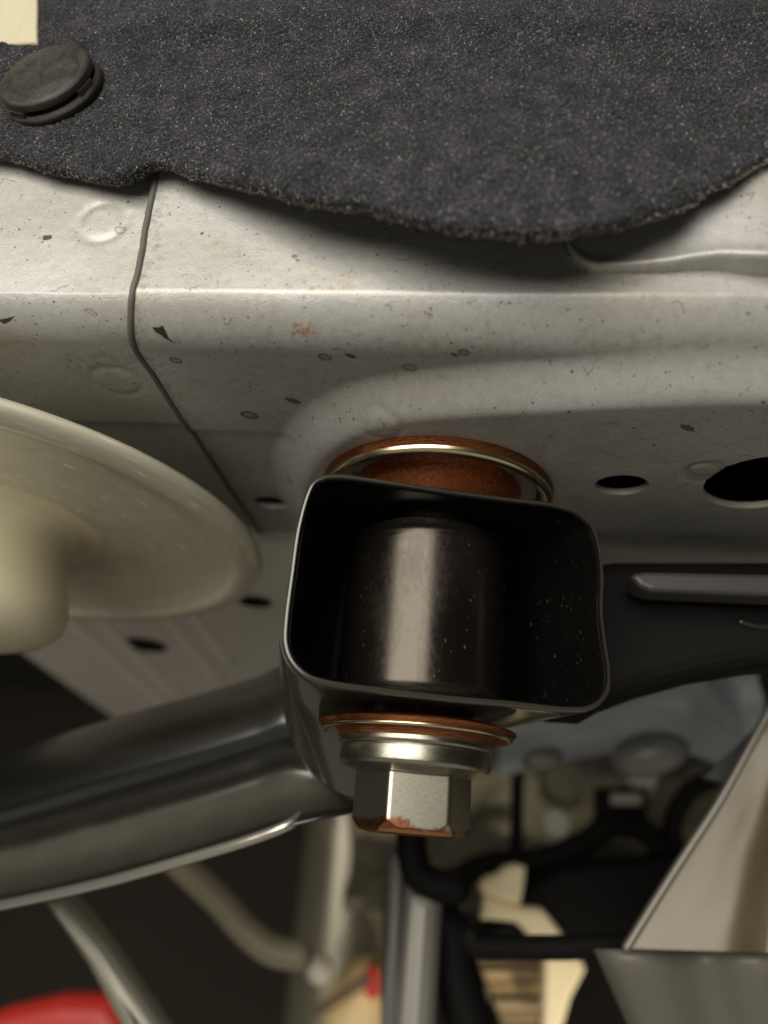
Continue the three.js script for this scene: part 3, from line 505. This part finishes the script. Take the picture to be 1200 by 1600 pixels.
// ---------------------------------------------------------------- grey plate at lower right
{
  const br = thing('angled_bracket', 'big beige grey steel plate with pale slanted edge at lower right', 'bracket');
  const tx = dataTex(512, 512, (x, y) => { const n = fbm(x / 120, y / 80, 3, 4), g = y / 511; return [clamp(116 + 12 * n, 0, 255), clamp(110 + 12 * n, 0, 255), clamp(93 + 12 * n, 0, 255)]; }, true);
  const m = phy({ map: tx, color: lin(0.66, 0.6, 0.48), roughness: 0.42, metalness: 0.15, clearcoat: 0.3, clearcoatRoughness: 0.3 });
  const eu = poly1([[1000, 1262], [1150, 1181], [1251, 1125], [1330, 1074], [1400, 1029], [1482, 978]]);
  const ZB1 = -0.075, bz = (a, b) => ZB1 + 0.016 * a - 0.01 * Math.sin(b * 2.6) * a + 0.012 * (1 - b) * (1 - b) - 0.006 * Math.exp(-(((a - 0.45 - 0.2 * b) / 0.1) ** 2)) + 0.0003 * fbm(a * 3, b * 3, 3, 2);
  part('plate', grid(80, 80, (a, b) => { const v = lerp(1000, 1482, b), u = lerp(eu(v), 1320, a); return onZ(u, v + a * 10 * b, bz(a, b)); }, (a, b) => [a, b]), m, br);
  const lip = []; for (let k = 0; k <= 24; k++) { const v = lerp(1000, 1480, k / 24); lip.push(onZ(eu(v), v, bz(0, k / 24) + 0.0002)); }
  part('edge_bead', pipe(lip, 0.0012, 120, 10), std({ color: lin(0.2, 0.19, 0.16), metalness: 0.5, roughness: 0.4 }), br);
  part('lower_web', grid(60, 40, (a, b) => { const u = lerp(lerp(928, 1060, b), 1330, a), v = lerp(1483 + a * 10, 1780, b); return onZ(u, v, bz(a, 1) - 0.05 * b - 0.014 * Math.exp(-(((a - 0.42) / 0.16) ** 2)) - 0.006 * Math.exp(-b / 0.05) - 0.008 * Math.exp(-a / 0.04)); }, (a, b) => [a, b * 0.6 + 0.3]), std({ color: lin(0.17, 0.16, 0.132), roughness: 0.5, metalness: 0.2 }), br);
  part('upper_tab', plate([[1100, 1215], [1150, 1170], [1210, 1110], [1210, 1200], [1160, 1230]], -0.1, 0.004, 0.001), std({ color: lin(0.12, 0.13, 0.14), roughness: 0.4, metalness: 0.2 }), br);
  solo('brake_rod', pipe([[1000, 1474], [900, 1480], [800, 1480], [742, 1476], [735, 1462]].map(([u, v]) => onZ(u, v, -0.1)), 0.0034, 60, 12), M.blackMatt, 'black rod running left from the corner of the grey plate', 'rod');
}

// ---------------------------------------------------------------- things below the bolt
{
  const cyl = new THREE.CylinderGeometry(0.036, 0.036, 0.3, 64), p = onZ(540, 1440, -0.44); cyl.translate(p.x, p.y, p.z);
  cyl.rotateZ(0);
  solo('damper_tube', cyl, phy({ color: lin(0.24, 0.22, 0.16), roughness: 0.34, metalness: 0.6, clearcoat: 0.5, clearcoatRoughness: 0.25 }), 'blurred shiny grey brown upright tube seen below the bolt head at left', 'tube');
  const post = thing('upright_post', 'silver grey square post standing below the bolt', 'post');
  part('post_tube', plate([[632, 1386], [692, 1388], [676, 1700], [606, 1700]], -0.13, 0.03, 0.006), std({ color: lin(0.25, 0.24, 0.21), roughness: 0.4, metalness: 0.35 }), post);
  part('post_foot', pipe([[643, 1290], [644, 1335], [655, 1366], [680, 1382], [712, 1387]].map(([u, v]) => onZ(u, v, -0.13)), 0.0055, 40, 12), M.blackMatt, post, 'black bent head of the post');
  part('post_side', plate([[598, 1330], [636, 1300], [640, 1420], [612, 1700], [590, 1700]], -0.15, 0.02, 0.006), std({ color: lin(0.07, 0.066, 0.055), roughness: 0.4 }), post);
  solo('heat_hose', pipe([[270, 1340], [300, 1368], [345, 1410], [385, 1455], [425, 1485], [468, 1494]].map(([u, v]) => onZ(u, v, -0.18)), 0.0058, 80, 16), std({ color: lin(0.2, 0.18, 0.12), roughness: 0.55 }), 'dull olive hose curving down below the black arm', 'hose');
  solo('diagonal_strut', plate([[60, 1405], [100, 1400], [165, 1480], [270, 1640], [205, 1650], [130, 1510]], -0.1, 0.014, 0.005), std({ color: lin(0.26, 0.25, 0.2), roughness: 0.45, metalness: 0.3 }), 'grey olive strut slanting down at lower left', 'strut');
  solo('red_stand', plate([[-60, 1600], [0, 1578], [90, 1558], [165, 1560], [205, 1610], [190, 1650], [-60, 1660]], -0.3, 0.03, 0.012), std({ color: lin(0.5, 0.03, 0.02), roughness: 0.5 }), 'blurred red jack stand at the bottom left corner', 'stand');
  const jug = thing('cream_jug', 'blurred cream container with red patch below the bolt', 'container');
  part('jug_body', plate([[500, 1580], [510, 1545], [535, 1515], [570, 1505], [595, 1515], [600, 1560], [596, 1700], [500, 1700]], -0.35, 0.06, 0.015), std({ color: lin(0.62, 0.47, 0.24), roughness: 0.6 }), jug);
  part('red_patch', plate([[567, 1520], [582, 1505], [592, 1520], [592, 1560], [575, 1565], [566, 1545]], -0.34, 0.012, 0.004), std({ color: lin(0.45, 0.02, 0.02), roughness: 0.5 }), jug);
  part('strap', pipe([[498, 1580], [530, 1558], [572, 1532]].map(([u, v]) => onZ(u, v, -0.335)), 0.003, 20, 10), std({ color: lin(0.12, 0.07, 0.04), roughness: 0.7 }), jug);
  const kn = new THREE.SphereGeometry(0.008, 24, 16), kp = onZ(500, 1515, -0.33); kn.translate(kp.x, kp.y, kp.z); part('knob', kn, std({ color: lin(0.4, 0.36, 0.3), roughness: 0.5 }), jug);
  const cb = thing('cream_bracket', 'bright cream shaped bracket glimpsed between black parts below the bolt', 'bracket');
  part('upper_lobe', plate([[758, 1372], [776, 1366], [790, 1354], [806, 1350], [822, 1354], [820, 1382], [814, 1414], [790, 1412], [770, 1402], [752, 1394], [748, 1382]], -0.215, 0.016, 0.003), M.cream, cb);
  part('lower_lobe', plate([[756, 1396], [790, 1412], [812, 1416], [848, 1420], [862, 1436], [880, 1460], [850, 1474], [830, 1474], [820, 1455], [806, 1442], [776, 1438], [750, 1436]], -0.219, 0.014, 0.003), M.cream, cb);
  part('foot', plate([[850, 1492], [905, 1492], [916, 1515], [893, 1560], [870, 1640], [846, 1640]], -0.29, 0.016, 0.003), M.cream, cb);
  const st = thing('board_stack', 'stack of brown grey boards at the bottom right of centre', 'boards');
  for (let i = 0; i < 6; i++) { const y0 = 1488 + i * 24; part('board', plate([[742 + i * 9, y0], [866, y0], [866, y0 + 22], [750 + i * 9, y0 + 22]], -0.32 + (i % 2) * 0.004, 0.1, 0.003), std({ color: lin(0.34 + 0.04 * (i % 3), 0.25 + 0.03 * (i % 3), 0.15), roughness: 0.8 }), st); }
  solo('pipe', pipe([[690, 1440], [705, 1460], [715, 1530], [742, 1620]].map(([u, v]) => onZ(u, v, -0.15)), 0.008, 50, 14), M.blackMatt, 'thick black pipe right of the silver post', 'pipe');
  solo('grey_lever', plate([[722, 1560], [740, 1545], [765, 1552], [762, 1700], [708, 1700]], -0.2, 0.02, 0.006), std({ color: lin(0.35, 0.32, 0.27), roughness: 0.6 }), 'pale grey blurred lever in front of the board stack', 'lever');
}

renderer.render(scene, camera);
